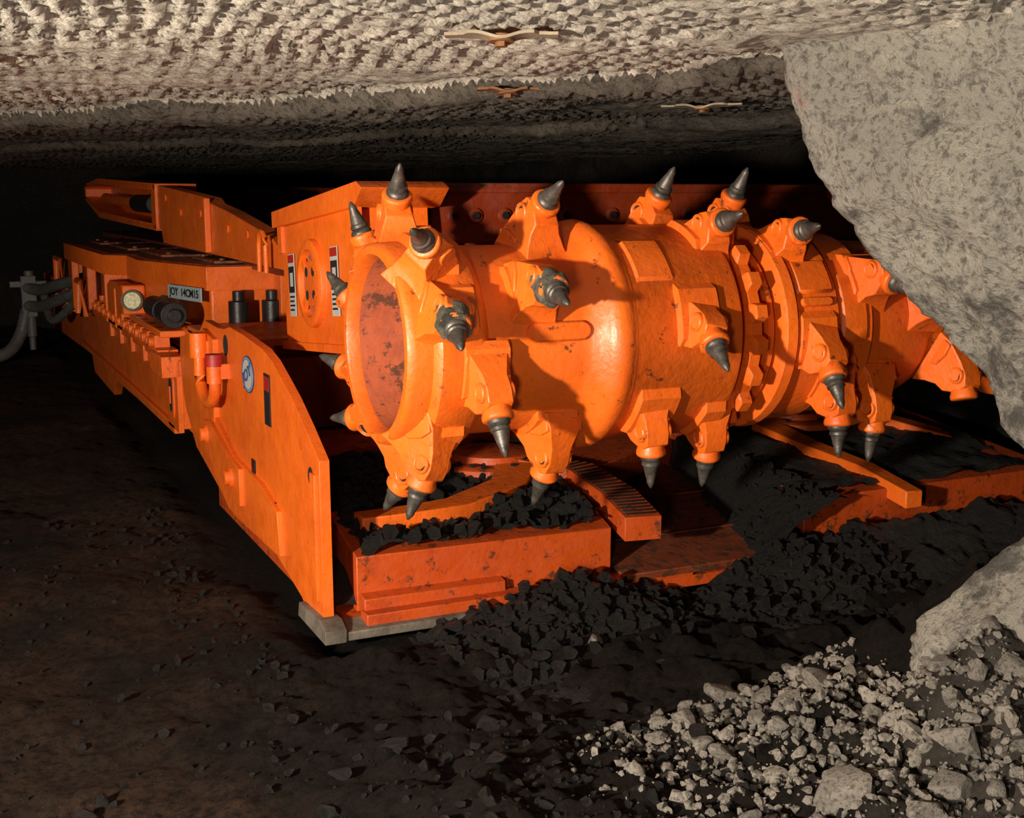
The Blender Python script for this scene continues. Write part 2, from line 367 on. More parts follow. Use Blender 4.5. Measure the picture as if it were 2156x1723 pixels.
# ------------------------------------------------------------------ cutter boom
g=MB()
c5=Matrix.Translation((0,5.6,.92))@Matrix.Rotation(math.radians(-5),4,'X')@Matrix.Translation((0,-5.6,-.92))
g.box((1.47,4.50,.93),(1.76,5.62,1.47),0,c5)
g.prism([(4.44,1.47),(4.34,1.53),(4.40,1.56),(5.68,1.545),(5.68,1.47)],0,1.44,1.79,0,c5)
g.box((1.45,4.48,.91),(1.77,5.64,.945),0,c5)
for yy in (4.46,5.58): g.box((1.455,yy,1.35),(1.48,yy+.07,1.48),0,c5)
MR=c5@Matrix.Translation((1.47,5.12,1.20))@Matrix.Rotation(-pi/2,4,'Y')
g.lathe([(0,.19),(.024,.186),(.032,.174),(.032,.145),(.004,.14)],48,0,MR)
g.lathe([(.004,.14),(.004,.0)],48,1,MR)
g.lathe([(.004,.10),(.018,.10),(.020,.094),(.020,0)],40,0,MR)
for k in range(4):
    a=pi/4+k*pi/2; g.lathe([(.02,.022),(.0215,.022),(.0215,0)],14,2,MR@Matrix.Rotation(a,4,'Z')@Matrix.Translation((0,.07,0)))
    g.box((-.02,.09,.01),(.02,.145,.026),0,MR@Matrix.Rotation(a,4,'Z'))
gear=child(g,'gear_case',[ORANGE,ORANGE_INSIDE,HOLE],bevel=.008,label='boxy orange gear case with round boss')
def label_plate(parent,cx,cy,cz,w,hh,M=None,name='warning_label',head=True):
    q=MB(); q.box((-w/2,-hh/2,0),(w/2,hh/2,.003),0); 
    if head: q.box((-w/2+.004,hh/2-hh*.14,.003),(w/2-.004,hh/2-.004,.0045),1)
    q.box((-w/2+.006,-hh*.12,.003),(w/2-.006,hh*.30,.0045),2)
    q.box((-w*.2,-hh*.02,.0045),(w*.25,hh*.2,.0055),0)
    for k in range(4): q.box((-w/2+.01,-hh*.2-k*hh*.07,.003),(w/2-.012-.01*(k%2),-hh*.2-k*hh*.07+hh*.03,.0045),2)
    B=Matrix(((0,0,-1,cx),(-1,0,0,cy),(0,1,0,cz),(0,0,0,1)))
    if M is not None: B=M@B
    q2=MB(); q2.add([B@Vector(v) for v in q.v],q.f); q2.m=q.m
    return child(q2,name,[WHITE,RED,BLACK],parent)
label_plate(gear,1.465,5.46,1.20,.10,.28,c5); label_plate(gear,1.465,4.80,1.20,.10,.28,c5)
bm_=MB()
bm_.box((1.80,4.62,1.42),(4.5,4.80,1.655)); bm_.box((1.78,4.60,1.62),(4.5,5.2,1.66)); bm_.box((1.95,4.75,.85),(4.5,6.6,1.5))
AR=[(3.90,.98),(3.86,1.12),(3.95,1.28),(4.65,1.46),(4.80,1.40),(4.80,.9),(4.3,.88)]
bm_.prism(AR,0,2.46,2.60); bm_.prism(AR,0,3.5,3.65)
boom=child(bm_,'cutter_boom',[ORANGE_SHADED],bevel=.01,label='grimy, shade-darkened orange cutter boom cross-beam')
bolt0=None
for X in (1.90,1.99,2.12,2.32,2.40,2.62,2.8,3.0,3.3,3.5,3.9):
    if bolt0 is None:
        bb=MB(); bb.lathe([(0,.030),(.008,.030),(.010,.026),(.010,0)],20,0); bb.lathe([(.010,.017),(.02,.015),(.02,0)],6,1)
        bolt0=bb.obj('bolt',[ORANGE_SHADED,DARKST],label='grimy bolt head darkened by painted shade'); o=bolt0
    else: o=bolt0.copy(); COL.objects.link(o)
    place(o,boom,Matrix.Translation((X,4.62,1.53))@Matrix.Rotation(pi/2,4,'X'))
# ------------------------------------------------------------------ gathering pan
p=MB()
p.prism([(4.18,-.0),(4.20,.04),(4.45,.07),(6.2,.36),(6.4,.36),(6.4,.0)],0,1.28,5.0)
p.prism([(4.16,.0),(4.155,.035),(4.26,.055),(4.26,0)],0,1.20,1.75,1)
def ramp_block(x0,x1,x1b,y0,z0,z1):
    vs=[(x0,y0,z0),(x1,y0-.03,z0),(x0,y0,z1),(x1,y0-.03,z1),(x0+.15,5.9,.42),(x1b,5.9,.42),(x0,5.9,z0),(x1b,5.9,z0)]
    p.add(vs,[(0,1,3,2),(2,3,5,4),(0,2,4,6),(1,7,5,3),(6,4,5,7)])
ramp_block(1.36,2.44,2.80,4.30,.06,.27)
ramp_block(4.98,3.42,3.60,4.30,.06,.285)
p.box((1.36,4.18,.03),(2.1,4.26,.08)); p.prism([(4.235,.07),(4.24,.12),(4.30,.13),(4.30,.07)],0,1.37,1.95)
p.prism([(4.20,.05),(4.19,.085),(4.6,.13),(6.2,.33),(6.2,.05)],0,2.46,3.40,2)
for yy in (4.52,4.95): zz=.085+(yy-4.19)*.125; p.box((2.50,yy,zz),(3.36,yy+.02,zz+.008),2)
p.box((2.42,4.20,.03),(2.80,4.30,.075))
p.prism([(2.72,4.9),(3.25,5.25),(3.30,5.6),(2.8,5.6)],2,.25,.37)
pan=child(p,'gathering_pan',[ORANGE_RED,WORN,ORANGE_THROAT_SHADE],bevel=.006,label='low orange loading apron with stepped ramps')
def disc(name,X,Y,Zb):
    q=MB(); M=Matrix.Translation((X,Y,Zb)); q.lathe([(0,.30),(.03,.30),(.04,.285),(.04,.20),(.07,.19),(.075,.17),(.075,0)],48,0,M)
    for k in range(8):
        a=k*pi/4; q.lathe([(.04,.018),(.052,.018),(.052,0)],6,1,Matrix.Translation((X+.245*math.cos(a),Y+.245*math.sin(a),Zb)))
    return child(q,name,[ORANGE_RED,DARKST],pan,label='round hub of the gathering arms')
disc('gathering_disc',2.32,5.20,.36); disc('gathering_disc',4.25,5.45,.38)
def arm(pts,z0,ribs=False,name='gathering_arm',mat=None):
    q=MB();L=[];Rr=[]
    for i,(x,y,z,w) in enumerate(pts):
        a=Vector(pts[max(0,i-1)][:2]);b=Vector(pts[min(len(pts)-1,i+1)][:2]);t_=(b-a).normalized();n_=Vector((-t_.y,t_.x))
        L.append((x+n_.x*w/2,y+n_.y*w/2,z));Rr.append((x-n_.x*w/2,y-n_.y*w/2,z))
    K=len(pts);vs=[]
    for l,r in zip(L,Rr):
        vs+=[(l[0],l[1],l[2]),(r[0],r[1],r[2]),(r[0],r[1],r[2]-z0),(l[0],l[1],l[2]-z0)]
    fs=[(0,1,2,3),((K-1)*4+3,(K-1)*4+2,(K-1)*4+1,(K-1)*4)]
    for i in range(K-1):
        for j in range(4): fs.append((i*4+j,i*4+(j+1)%4,i*4+4+(j+1)%4,i*4+4+j))
    q.add(vs,fs)
    if ribs:
        for i in range(K-1):
            for f in [k/9 for k in range(9)]:
                pa=Vector(L[i]).lerp(Vector(L[i+1]),f); pb=Vector(Rr[i]).lerp(Vector(Rr[i+1]),f); 
                q.tube([pa.lerp(pb,.08)+Vector((0,0,.001)),pa.lerp(pb,.92)+Vector((0,0,.001))],.006,6,1)
    return child(q,name,[mat or ORANGE,DARKST],pan,bevel=.006,label='curved orange gathering arm')
arm([(1.45,4.55,.365,.12),(1.70,4.545,.37,.13),(1.88,4.56,.375,.15),(2.2,4.75,.39,.17),(2.36,5.0,.41,.2)],.075,mat=ORANGE_DIRTY)
arm([(2.40,5.1,.42,.16),(2.60,4.85,.40,.17),(2.60,4.5,.36,.17),(2.55,4.20,.32,.16)],.10,True,mat=ORANGE_RED)
arm([(4.2,5.45,.44,.22),(3.97,5.3,.42,.16),(3.93,4.9,.39,.12),(3.96,4.5,.35,.10),(3.93,4.14,.30,.09)],.08)
arm([(4.3,5.4,.44,.2),(4.7,5.2,.42,.16),(4.85,4.8,.36,.12)],.08)
# ------------------------------------------------------------------ side plate
s=MB()
BL=[(4.25,.05),(4.26,.66),(4.44,.755),(4.62,.84),(4.78,.90),(4.92,.95),(5.06,.98),(5.40,1.005),(5.68,1.015),(5.80,.995),(5.95,.985),(6.26,.995),(6.40,.93),(6.97,.84),(7.00,.70),(6.91,.47),(6.62,.28),(6.20,.20),(5.74,.11),(5.30,.12),(4.93,.13),(4.55,.06),(4.48,.03)]
s.prism(BL,0,1.215,1.255)
s.prism([(4.15,0),(4.145,.05),(4.20,.075),(4.50,.06),(4.52,0)],0,1.19,1.27,1)
s.prism([(4.80,.16),(4.83,.34),(5.10,.40),(5.60,.42),(6.02,.55),(6.22,.55),(6.25,.42),(6.15,.27),(5.75,.14),(5.3,.15)],0,1.195,1.216)
s.prism([(6.0,.52),(5.95,.93),(6.20,.96),(6.36,.90),(6.50,.55),(6.3,.50)],0,1.19,1.216)
s.prism([(5.42,.23),(5.42,.40),(5.62,.42),(6.05,.52),(6.20,.50),(6.20,.36),(6.05,.33),(5.70,.22)],0,1.175,1.196)
s.box((1.205,4.30,.12),(1.216,4.36,.60))
for (yy,zz,r) in ((5.58,.33,.035),(6.12,.44,.035)):
    s.lathe([(0,r+.012),(.012,r+.012),(.014,r),(.035,r),(.038,r-.008),(.038,0)],20,0,Matrix.Translation((1.178,yy,zz))@Matrix.Rotation(-pi/2,4,'Y'))
s.lathe([(0,.036),(.0015,.036),(.0015,0)],20,2,Matrix.Translation((1.215,4.375,.58))@Matrix.Rotation(-pi/2,4,'Y'))
s.lathe([(0,.05),(.0015,.05),(.0015,0)],20,2,Matrix.Translation((1.215,5.78,.92))@Matrix.Rotation(-pi/2,4,'Y'))
side=child(s,'side_plate',[ORANGE,WORN,HOLE],bevel=.005,label='curved orange apron side plate with worn steel shoe')
def hook(y0,z1,z0,sp):
    q=MB(); pts=[(1.15,y0,z1),(1.15,y0,z0+.08)]+[(1.15,y0-sp/2+sp/2*math.cos(pi*k/8),z0+.08-sp/2*math.sin(pi*k/8)*.6) for k in range(1,8)]+[(1.15,y0-sp,z0+.08),(1.15,y0-sp,z1-.06)]
    q.tube(pts,.028,14); q.cyl((1.15,y0,z1-.10),(1.15,y0,z1+.02),.044); q.cyl((1.15,y0-sp,z1-.18),(1.15,y0-sp,z1-.05),.038)
    q.box((1.15,y0-.03,z1-.08),(1.22,y0+.03,z1-.02)); q.box((1.15,y0-sp-.03,z1-.16),(1.22,y0-sp+.03,z1-.09))
    return q
child(hook(6.10,.93,.66,.36),'lifting_hook',[ORANGE],side,label='bent orange lifting hook')
q=MB(); q.cyl((1.15,5.74,.83),(1.15,5.74,.885),.041,20); child(q,'red_band',[RED],side,label='red tape band on the hook')
def side_frame(x,y,z,ang=0,xd=Vector((0,-1,0))):
    zd=Vector((0,0,1)); nrm=xd.cross(zd).normalized()
    M=Matrix((xd,zd,nrm)).transposed().to_4x4(); M.translation=Vector((x,y,z)); return M@Matrix.Rotation(ang,4,'Z')
def text_obj(body,size,M,mat,parent,name,sx=1.,ext=.0015):
    c=bpy.data.curves.new(name,'FONT'); c.body=body; c.size=size; c.extrude=ext; c.align_x='CENTER'; c.align_y='CENTER'; c.offset=size*.018
    tmp=bpy.data.objects.new('tmp',c); COL.objects.link(tmp); bpy.context.view_layer.update()
    me=bpy.data.meshes.new_from_object(tmp.evaluated_get(bpy.context.evaluated_depsgraph_get())); bpy.data.objects.remove(tmp)
    me.materials.clear(); me.materials.append(mat)
    o=bpy.data.objects.new(name,me); COL.objects.link(o); place(o,parent,M@Matrix.Scale(sx,4,(1,0,0))); return o
q=MB(); q.M=side_frame(1.213,5.33,.84)@Matrix.Scale(1.35,4,(1,0,0)); q.lathe([(0,.082),(.003,.082),(.003,.0)],36,0); q.lathe([(.003,.074),(.004,.074),(.004,0)],36,1); q.lathe([(.004,.070),(.005,.070),(.005,.066),(.004,.066)],36,0)
badge=child(q,'badge',[BLUE,WHITE],side,label='oval white and blue maker badge')
text_obj('JOY',.072,side_frame(1.2065,5.33,.84,math.radians(24)),BLUE,side,'badge_lettering',1.35)
q=MB(); q.M=side_frame(1.213,4.99,.755); q.box((-.045,-.085,0),(.045,.13,.004),0); q.box((-.04,.06,.004),(.04,.12,.005),1); child(q,'warning_label',[BLACK,RED],side,label='small dark warning label')
q=MB(); q.M=side_frame(1.213,4.95,.32); q.box((-.05,-.04,0),(.05,.04,.004),0); child(q,'data_plate',[DARKST],side)
q=MB(); q.M=side_frame(1.213,5.28,.44); q.box((-.03,-.03,0),(.03,.03,.004),0); child(q,'data_plate',[DARKST],side)
# ------------------------------------------------------------------ chassis
c=MB()
SK=[(7.05,.30),(7.0,.66),(7.6,.68),(9.5,.70),(12.2,.70),(12.25,.62),(15.2,.55),(15.3,.12),(12.4,.20),(11.5,.22),(11.35,.08),(10.1,.06),(9.9,.20),(8.4,.22),(7.6,.24)]
c.prism(SK,0,1.23,1.29)
c.box((1.27,6.9,.28),(4.8,14.8,.70)); c.box((1.21,7.0,.62),(1.34,12.1,.70)); c.box((1.20,7.2,.25),(1.25,12.0,.30))
c.box((1.30,6.2,.35),(1.55,7.4,.86)); c.box((1.30,6.3,.84),(2.2,7.2,.88)); c.box((2.0,5.9,.36),(2.5,7.6,.80))
c.box((1.85,7.20,.7),(1.95,7.35,1.15)); c.box((1.50,7.55,.70),(4.2,7.75,1.10),1)
for k in range(26):
    c.cyl((1.215,7.2+k*.18,.66),(1.205,7.2+k*.18,.66),.016,8)
chas=child(c,'chassis',[ORANGE,HOLE],bevel=.01,label='long orange chassis with riveted skirt')
q=MB(); q.M=side_frame(1.23,7.22,.48)
def pill(q,w,hh,z0,z1,mi):
    pts=[]; r=w/2
    for k in range(13): a=pi*k/12; pts.append((r*math.cos(a),hh/2-r+r*math.sin(a)))
    for k in range(13): a=pi+pi*k/12; pts.append((r*math.cos(a),-hh/2+r+r*math.sin(a)))
    q.prism(pts,2,z0,z1,mi)
q.box((-.17,-.20,0),(.17,.21,.03),0); pill(q,.16,.30,.03,.04,0); pill(q,.09,.20,.04,.042,1); q.box((-.02,-.05,.042),(.02,.05,.05),0)
child(q,'access_hatch',[ORANGE,HOLE],chas,bevel=.005,label='small hatch with an oblong slot')
dk=MB()
INN=[(1.49,7.44),(1.27,8.45),(1.30,9.14),(1.30,9.4),(1.22,11.8),(1.36,12.1),(4.6,12.1),(4.6,7.44)]
dk.prism(INN,2,.70,1.17); 
hous=child(dk,'side_housing',[ORANGE],bevel=.012)
dk=MB(); dk.prism([(1.45,7.36),(1.21,8.4),(1.24,9.1),(1.10,9.3),(1.08,11.9),(1.3,12.2),(4.7,12.2),(4.7,7.36)],2,1.06,1.20,0)
dk.prism([(1.50,7.42),(1.27,8.4),(1.30,9.1),(1.16,9.36),(1.14,11.8),(1.32,12.1),(4.6,12.1),(4.6,7.42)],2,1.20,1.206,1)
for (x0,y0,x1,y1) in ((1.55,7.6,2.0,8.3),(1.4,8.6,1.9,9.6),(1.35,9.8,1.9,10.9),(2.1,7.6,2.6,9.0),(2.0,9.3,2.5,10.8),(1.3,11.1,1.9,11.8)):
    dk.box((x0,y0,1.206),(x1,y1,1.222),1)
    for cx_ in (x0+.06,x1-.06):
        for cy_ in (y0+.06,y1-.06): dk.cyl((cx_,cy_,1.222),(cx_,cy_,1.236),.02,8,1)
deck=child(dk,'deck_cover',[ORANGE,DECKM],bevel=.006,label='flat orange deck plates filmed with black dust')
for pts in ([(1.13,9.5,.70),(1.30,9.56,1.06)],[(1.13,10.6,.70),(1.2,10.68,1.06)],[(1.12,11.7,.62),(1.18,11.8,1.08)],[(1.13,9.0,.70),(1.30,9.05,.98)],[(1.16,7.3,.80),(1.36,8.5,.84)],[(1.1,12.2,.55),(1.5,14.6,.80)],[(1.25,12.4,.80),(1.7,13.6,1.0)]):
    e=MB(); e.box(*pts); child(e,'side_bracket',[ORANGE],chas,bevel=.008)
e=MB(); e.prism([(8.75,.98),(8.75,.70),(9.45,.70),(9.45,.98),(9.3,1.02),(8.9,1.02)],0,1.14,1.24); child(e,'lamp_bracket',[ORANGE],chas,bevel=.008)
for pts,r_ in (([(1.10,12.4,.6),(1.10,12.4,1.02),(1.10,13.0,1.02),(1.10,13.0,.6)],.03),([(1.12,10.9,.62),(1.12,10.9,.9),(1.12,11.25,.9),(1.12,11.25,.62)],.035)):
    e=MB(); e.tube(pts,r_); child(e,'grab_rail',[ORANGE],chas)
v=MB()
for k in range(11):
    y=7.45+k*.27; v.box((1.15,y,.70),(1.24,y+.2,.80)); v.cyl((1.12,y+.05,.76),(1.16,y+.05,.76),.03,10); v.cyl((1.12,y+.14,.76),(1.16,y+.14,.76),.022,10); v.cyl((1.2,y+.1,.80),(1.2,y+.1,.84),.028,10)
    if k%2: v.box((1.20,y,.55),(1.23,y+.12,.70))
v.box((1.14,7.3,.70),(1.26,10.5,.73)); v.box((1.12,7.05,.60),(1.24,7.45,.72))
child(v,'valve_bank',[ORANGE_DIRTY],chas,bevel=.004,label='row of orange hydraulic valve blocks')
q=MB(); q.cyl((1.24,7.35,.93),(1.24,8.0,.93),.066,24,0); q.cyl((1.24,7.28,.93),(1.24,7.35,.93),.076,24,0); q.cyl((1.24,7.6,.93),(1.24,7.64,.93),.074,24,0); q.cyl((1.24,8.0,.93),(1.24,8.1,.93),.05,24,0); q.cyl((1.24,7.24,.93),(1.24,7.28,.93),.04,12,0)
child(q,'hydraulic_motor',[DARKST],chas,bevel=.004,label='black cylindrical hydraulic motor')
q=MB(); q.box((1.12,8.50,.83),(1.27,8.75,1.03),0)
lamp=child(q,'headlamp',[ORANGE],chas,bevel=.015,label='small orange box holding a round work lamp')
ML=Matrix.Translation((1.185,8.50,.93))@Matrix.Rotation(pi/2,4,'X')@Matrix.Rotation(math.radians(-20),4,'Y')
q=MB(); q.lathe([(-.02,.072),(.03,.072),(.036,.062),(.02,.055)],28,0,ML); q.lathe([(.02,.055),(.026,.035),(.028,0)],28,1,ML); child(q,'lamp_lens',[WORN,LENS],chas,label='round pale yellow lamp lens in a metal rim')
xd=Vector((.233,-.972,0)).normalized(); MP=side_frame(1.40,7.60,1.035,0,xd)@Matrix.Translation((0,0,.035))
q=MB(); q.M=MP; q.box((-.24,-.042,0),(.24,.042,.008)); npl=child(q,'nameplate',[PLATEG],chas,bevel=.002,label='pale grey nameplate with black lettering')
text_obj('JOY  14CM15',.066,MP@Matrix.Translation((0,0,.009)),BLACK,chas,'nameplate_lettering',1.1)
for X in (1.62,1.82,2.02):
    q=MB(); q.cyl((X,7.3,.86),(X,7.3,1.0),.06); q.cyl((X,7.3,1.0),(X,7.3,1.06),.035); q.cyl((X,7.3,.80),(X,7.3,.87),.075); child(q,'jack_cylinder',[DARKST],chas,bevel=.004,label='short black jack cylinder')
def conv(X,thk,name,mats,lab):
    q=MB()
    q.prism([(6.1,1.30),(6.4,1.40),(7.4,1.52),(7.9,1.565),(8.0,1.60),(9.7,1.69),(10.0,1.70),(10.2,1.66),(10.2,1.40),(9.76,1.36),(9.7,1.26),(6.1,1.24)],0,X,X+thk)
    q.prism([(9.9,1.70),(10.2,1.72),(13.4,1.80),(14.4,1.76),(14.6,1.72),(14.5,1.56),(13.4,1.42),(10.2,1.36)],0,X+.25,X+.29)
    q.prism([(9.9,1.66),(9.9,1.71),(13.4,1.80),(14.5,1.76),(14.5,1.72),(13.4,1.74)],0,X-.02,X+.3)
    q.prism([(9.9,1.40),(9.9,1.35),(13.4,1.40),(14.6,1.58),(14.6,1.63),(13.4,1.46)],0,X-.02,X+.3)
    q.box((X-.02,9.88,1.36),(X+.3,9.95,1.71)); q.prism([(14.4,1.76),(14.65,1.72),(14.6,1.58),(14.5,1.58),(14.5,1.70),(14.35,1.74)],0,X-.02,X+.3)
    q.cyl((X+.08,11.3,1.55),(X+.08,13.6,1.60),.05); q.cyl((X+.06,10.35,1.55),(X+.06,11.3,1.555),.075,20,1)
    for (y,z) in ((6.9,1.4),(7.4,1.42),(8.2,1.5),(8.9,1.5),(9.5,1.6)): q.cyl((X-.012,y,z),(X,y,z),.03,10)
    q.box((X-.04,7.9,1.26),(X,7.96,1.6))
    return child(q,name,mats,bevel=.008,label=lab)
conv(1.6,.10,'conveyor_side_frame',[ORANGE,DARKST],'orange conveyor side frame holding a cylinder')
q=MB(); q.prism([(5.6,1.30),(6.6,1.62),(8.0,1.66),(13,1.72),(13,1.3)],0,3.0,3.1); child(q,'conveyor_side_frame',[ORANGE_SHADED],bevel=.008)
q=MB(); q.box((1.72,6.1,1.18),(3.0,14.4,1.24)); q.box((2.1,5.7,.9),(3.9,7.4,1.25)); child(q,'conveyor_trough',[ORANGE_SHADED],bevel=.008)
q=MB(); q.tube([(1.55,6.45,1.22),(1.55,6.45,1.36)]+[(1.55,6.38+.07*math.cos(a*pi/6),1.36+.07*math.sin(a*pi/6)) for a in range(1,6)]+[(1.55,6.31,1.36),(1.55,6.31,1.22)],.014); child(q,'lifting_loop',[ORANGE],chas)
def hose(pts,r,name='hydraulic_hose',mat=RUBBER):
    P_=[Vector(x) for x in pts];out=[]
    for i in range(len(P_)-1):
        p0=P_[max(0,i-1)];p1=P_[i];p2=P_[i+1];p3=P_[min(len(P_)-1,i+2)]
        for k in range(8):
            u=k/8; out.append(.5*((2*p1)+(p2-p0)*u+(2*p0-5*p1+4*p2-p3)*u*u+(3*p1-p0-3*p2+p3)*u**3))
    out.append(P_[-1]); q=MB(); q.tube(out,r,12); return child(q,name,[mat],chas,label='grey rubber hydraulic hose')
hose([(1.25,11.9,.88),(1.05,12.3,.80),(.92,12.8,.72),(.80,13.0,.74)],.055)
hose([(1.25,11.9,.80),(1.05,12.3,.66),(.92,12.8,.56),(.80,13.0,.56)],.055)
hose([(.80,13.0,.52),(.74,13.0,.30),(.60,12.9,.12),(.3,12.8,.06),(-.4,12.7,.06)],.06)
hose([(1.2,12.0,.7),(1.0,12.5,.45),(.95,12.9,.7),(.82,13.0,.66)],.04)
q=MB(); q.box((.76,12.95,.45),(.90,13.06,.85)); q.cyl((.84,13.0,.25),(.84,13.0,.9),.045); q.box((.66,12.96,.74),(1.0,13.04,.80)); q.cyl((.84,13,.12),(.84,13,.25),.03)
child(q,'hose_coupling',[RUBBER],chas,bevel=.006,label='grey steel hose coupling block')
# ------------------------------------------------------------------ loose rock & coal
def lump_mesh(name,seed,mat,flatn=.75,sub=2,np=11):
    import bmesh
    bm=bmesh.new(); bmesh.ops.create_icosphere(bm,subdivisions=sub,radius=1)
    r=random.Random(seed); planes=[(Vector((r.gauss(0,1),r.gauss(0,1),r.gauss(0,1))).normalized(),r.uniform(.42,.75)) for _ in range(np)]
    for v_ in bm.verts:
        for n_,dd in planes:
            e_=v_.co.dot(n_)-dd
            if e_>0: v_.co-=n_*e_*.97
        v_.co*=1+.06*noise.noise(v_.co*2.2+Vector((seed,0,0)))
        v_.co.z*=flatn
    me=bpy.data.meshes.new(name); bm.to_mesh(me); bm.free(); me.materials.append(mat); me.shade_smooth(); me.set_sharp_from_angle(angle=math.radians(22)); return me
RM=[lump_mesh('rock',i,RUBBLE,.7,3) for i in range(8)]; CM=[lump_mesh('coal_lump',20+i,COAL,.75,3) for i in range(6)]
src=[]
for i in range(4):
    m_=lump_mesh('g',40+i,RUBBLE,.75,1); src.append(([v_.co.copy() for v_ in m_.vertices],[tuple(p_.vertices) for p_ in m_.polygons]))
def heap_h(x,y):
    K=[(1.55,0),(1.75,.04),(2.0,.10),(2.3,.11),(2.5,.03),(2.72,.02),(2.95,.07),(3.2,.16),(3.6,.17),(4.2,.18),(5.2,.19)]
    hh=0
    for (a,ha),(b,hb) in zip(K,K[1:]):
        if a<=x<=b: hh=ha+(hb-ha)*(x-a)/(b-a)
    f=sstep(3.5,4.15,y)
    return (hh*f+.05*fr(x*4,y*4,2,5)*(.3+f)+.014*fr(x*20,y*20,2,3))*1.0-.02
def crumbs(mb,n,fx,rr,s0=.006,s1=.022):
    k=0
    while k<n:
        r_=fx(rr)
        if r_ is None: continue
        x,y,z=r_; k+=1
        s_=s0+(s1-s0)*rr.random()**3; M=Matrix.Translation((x,y,z+s_*.3))@Matrix.Rotation(rr.uniform(0,6),4,'Z')@Matrix.Rotation(rr.uniform(0,6),4,'X')@Matrix.Scale(s_,4)
        vs,fs=src[k%4]; mb.add(vs,fs,0,M)
def grid_mb(xs,ys,f):
    q=MB(); n=len(xs); q.add([f(x,y) for y in ys for x in xs],[(j*n+i,j*n+i+1,(j+1)*n+i+1,(j+1)*n+i) for j in range(len(ys)-1) for i in range(n-1)]); return q
rr=random.Random(5)
def stuff(q,name,mat,label,cat):
    o=q.obj(name,[mat]); o['kind']='stuff'; o['label']=label; o['category']=cat; return o
q=grid_mb([1.5+.02*i for i in range(180)],[3.35+.02*i for i in range(42)],lambda x,y:(x,y,heap_h(x,y)))
def fx(r):
    x=r.uniform(1.55,3.6); y=r.uniform(3.4,4.17)
    if r.random()>.25+.75*sstep(3.45,3.85,y): return None
    return (x,y,heap_h(x,y))
crumbs(q,2000,fx,rr,.004,.05)
stuff(q,'coal_pile',COAL,'black loose coal heaped against the loading apron','coal')
def pz(x,y):
    return .27+(y-4.3)*.094+.03+.035*fr(x*4,y*4,6,5)+.014*fr(x*20,y*20,6,3)-.05*sstep(1.5,1.38,x)
def sk(x,y): return x+max(0,(x-1.9))*.25*(y-4.3)
q=grid_mb([1.39+.02*i for i in range(53)],[4.30+.02*i for i in range(60)],lambda x,y:(sk(x,y),y,pz(x,y)))
def fx(r):
    x=r.uniform(1.42,2.4); y=r.uniform(4.31,5.3); return (sk(x,y),y,pz(x,y))
crumbs(q,900,fx,rr,.005,.05)
stuff(q,'coal_spillage',COAL,'black coal spilled over the loading apron','coal')
q=grid_mb([3.50+.03*i for i in range(48)],[4.33+.03*i for i in range(40)],lambda x,y:(x,y,.30+(y-4.3)*.094+.03*fr(x*4,y*4,6,4)+.01*fr(x*20,y*20,6,3)))
stuff(q,'coal_spillage',COAL,'black coal spilled over the loading apron','coal')
def tz(x,y): return .02+(y-4.19)*.11+.28*sstep(2.98+.35*(y-4.2),3.48,x)*(1-.15*(y-4.2))+.035*fr(x*5,y*5,3,5)
q=grid_mb([2.90+.02*i for i in range(34)],[4.14+.025*i for i in range(52)],lambda x,y:(x,y,tz(x,y)))
def fx(r):
    x=r.uniform(3.15,3.55); y=r.uniform(4.16,4.9); return (x,y,tz(x,y))
crumbs(q,350,fx,rr,.006,.035)
stuff(q,'coal_spillage',COAL,'black coal banked in the apron throat','coal')
q=grid_mb([1.26+.02*i for i in range(7)],[4.30+.03*i for i in range(40)],lambda x,y:(x,y,.10+(y-4.3)*.25+.03*fr(x*5,y*5,6,4)))
stuff(q,'coal_spillage',COAL,'black coal packed beside the apron side plate','coal')
q=MB()
def fx(r):
    x=r.uniform(-.5,2.0); y=r.uniform(1.9,6.5)
    if y>3.25 and x>1.0: return None
    if r.random()>.12+.88*sstep(.5,1.3,x): return None
    return (x,y,floor_h(x,y))
crumbs(q,1300,fx,rr,.005,.03); stuff(q,'coal_crumbs',COAL,'small black coal crumbs scattered over the floor','coal')
n=0; placed=[]; tries=0
while n<295 and tries<40000:
    tries+=1
    x=rr.uniform(1.35,2.75); y=rr.uniform(1.75,3.1)
    near=sstep(1.45,2.25,x+(0.25 if y<2.4 else 0))
    if rr.random()>near**1.3: continue
    if x>rp(max(.1,floor_h(x,y)))[0]-.04: continue
    s_=(.018+.05*rr.random()**2.2)*(.6+.5*near)*(1.0 if n>18 else 1.7)
    if any((x-a)**2+(y-b)**2<((s_+c_)*.66)**2 for a,b,c_ in placed): continue
    placed.append((x,y,s_))
    ob=bpy.data.objects.new('rock',RM[n%8]); COL.objects.link(ob); ob.location=(x,y,floor_h(x,y)+s_*.2); ob.scale=(s_,s_*rr.uniform(.6,1),s_*rr.uniform(.6,1)); ob.rotation_euler=(rr.uniform(-.6,.6),rr.uniform(-.6,.6),rr.uniform(0,6.28))
    ob['label']='pale angular broken rock on the mine floor'; ob['category']='rock'; ob['group']='broken rocks beside the pillar'; n+=1
q=MB()
def fx(r):
    x=r.uniform(1.3,2.55); y=r.uniform(1.75,3.1)
    if r.random()>sstep(1.35,2.2,x)**1.2: return None
    if x>rp(max(.1,floor_h(x,y)))[0]-.03: return None
    return (x,y,floor_h(x,y))
crumbs(q,4200,fx,rr,.004,.024); stuff(q,'gravel',RUBBLE,'fine pale rock chips scattered over the floor','gravel')
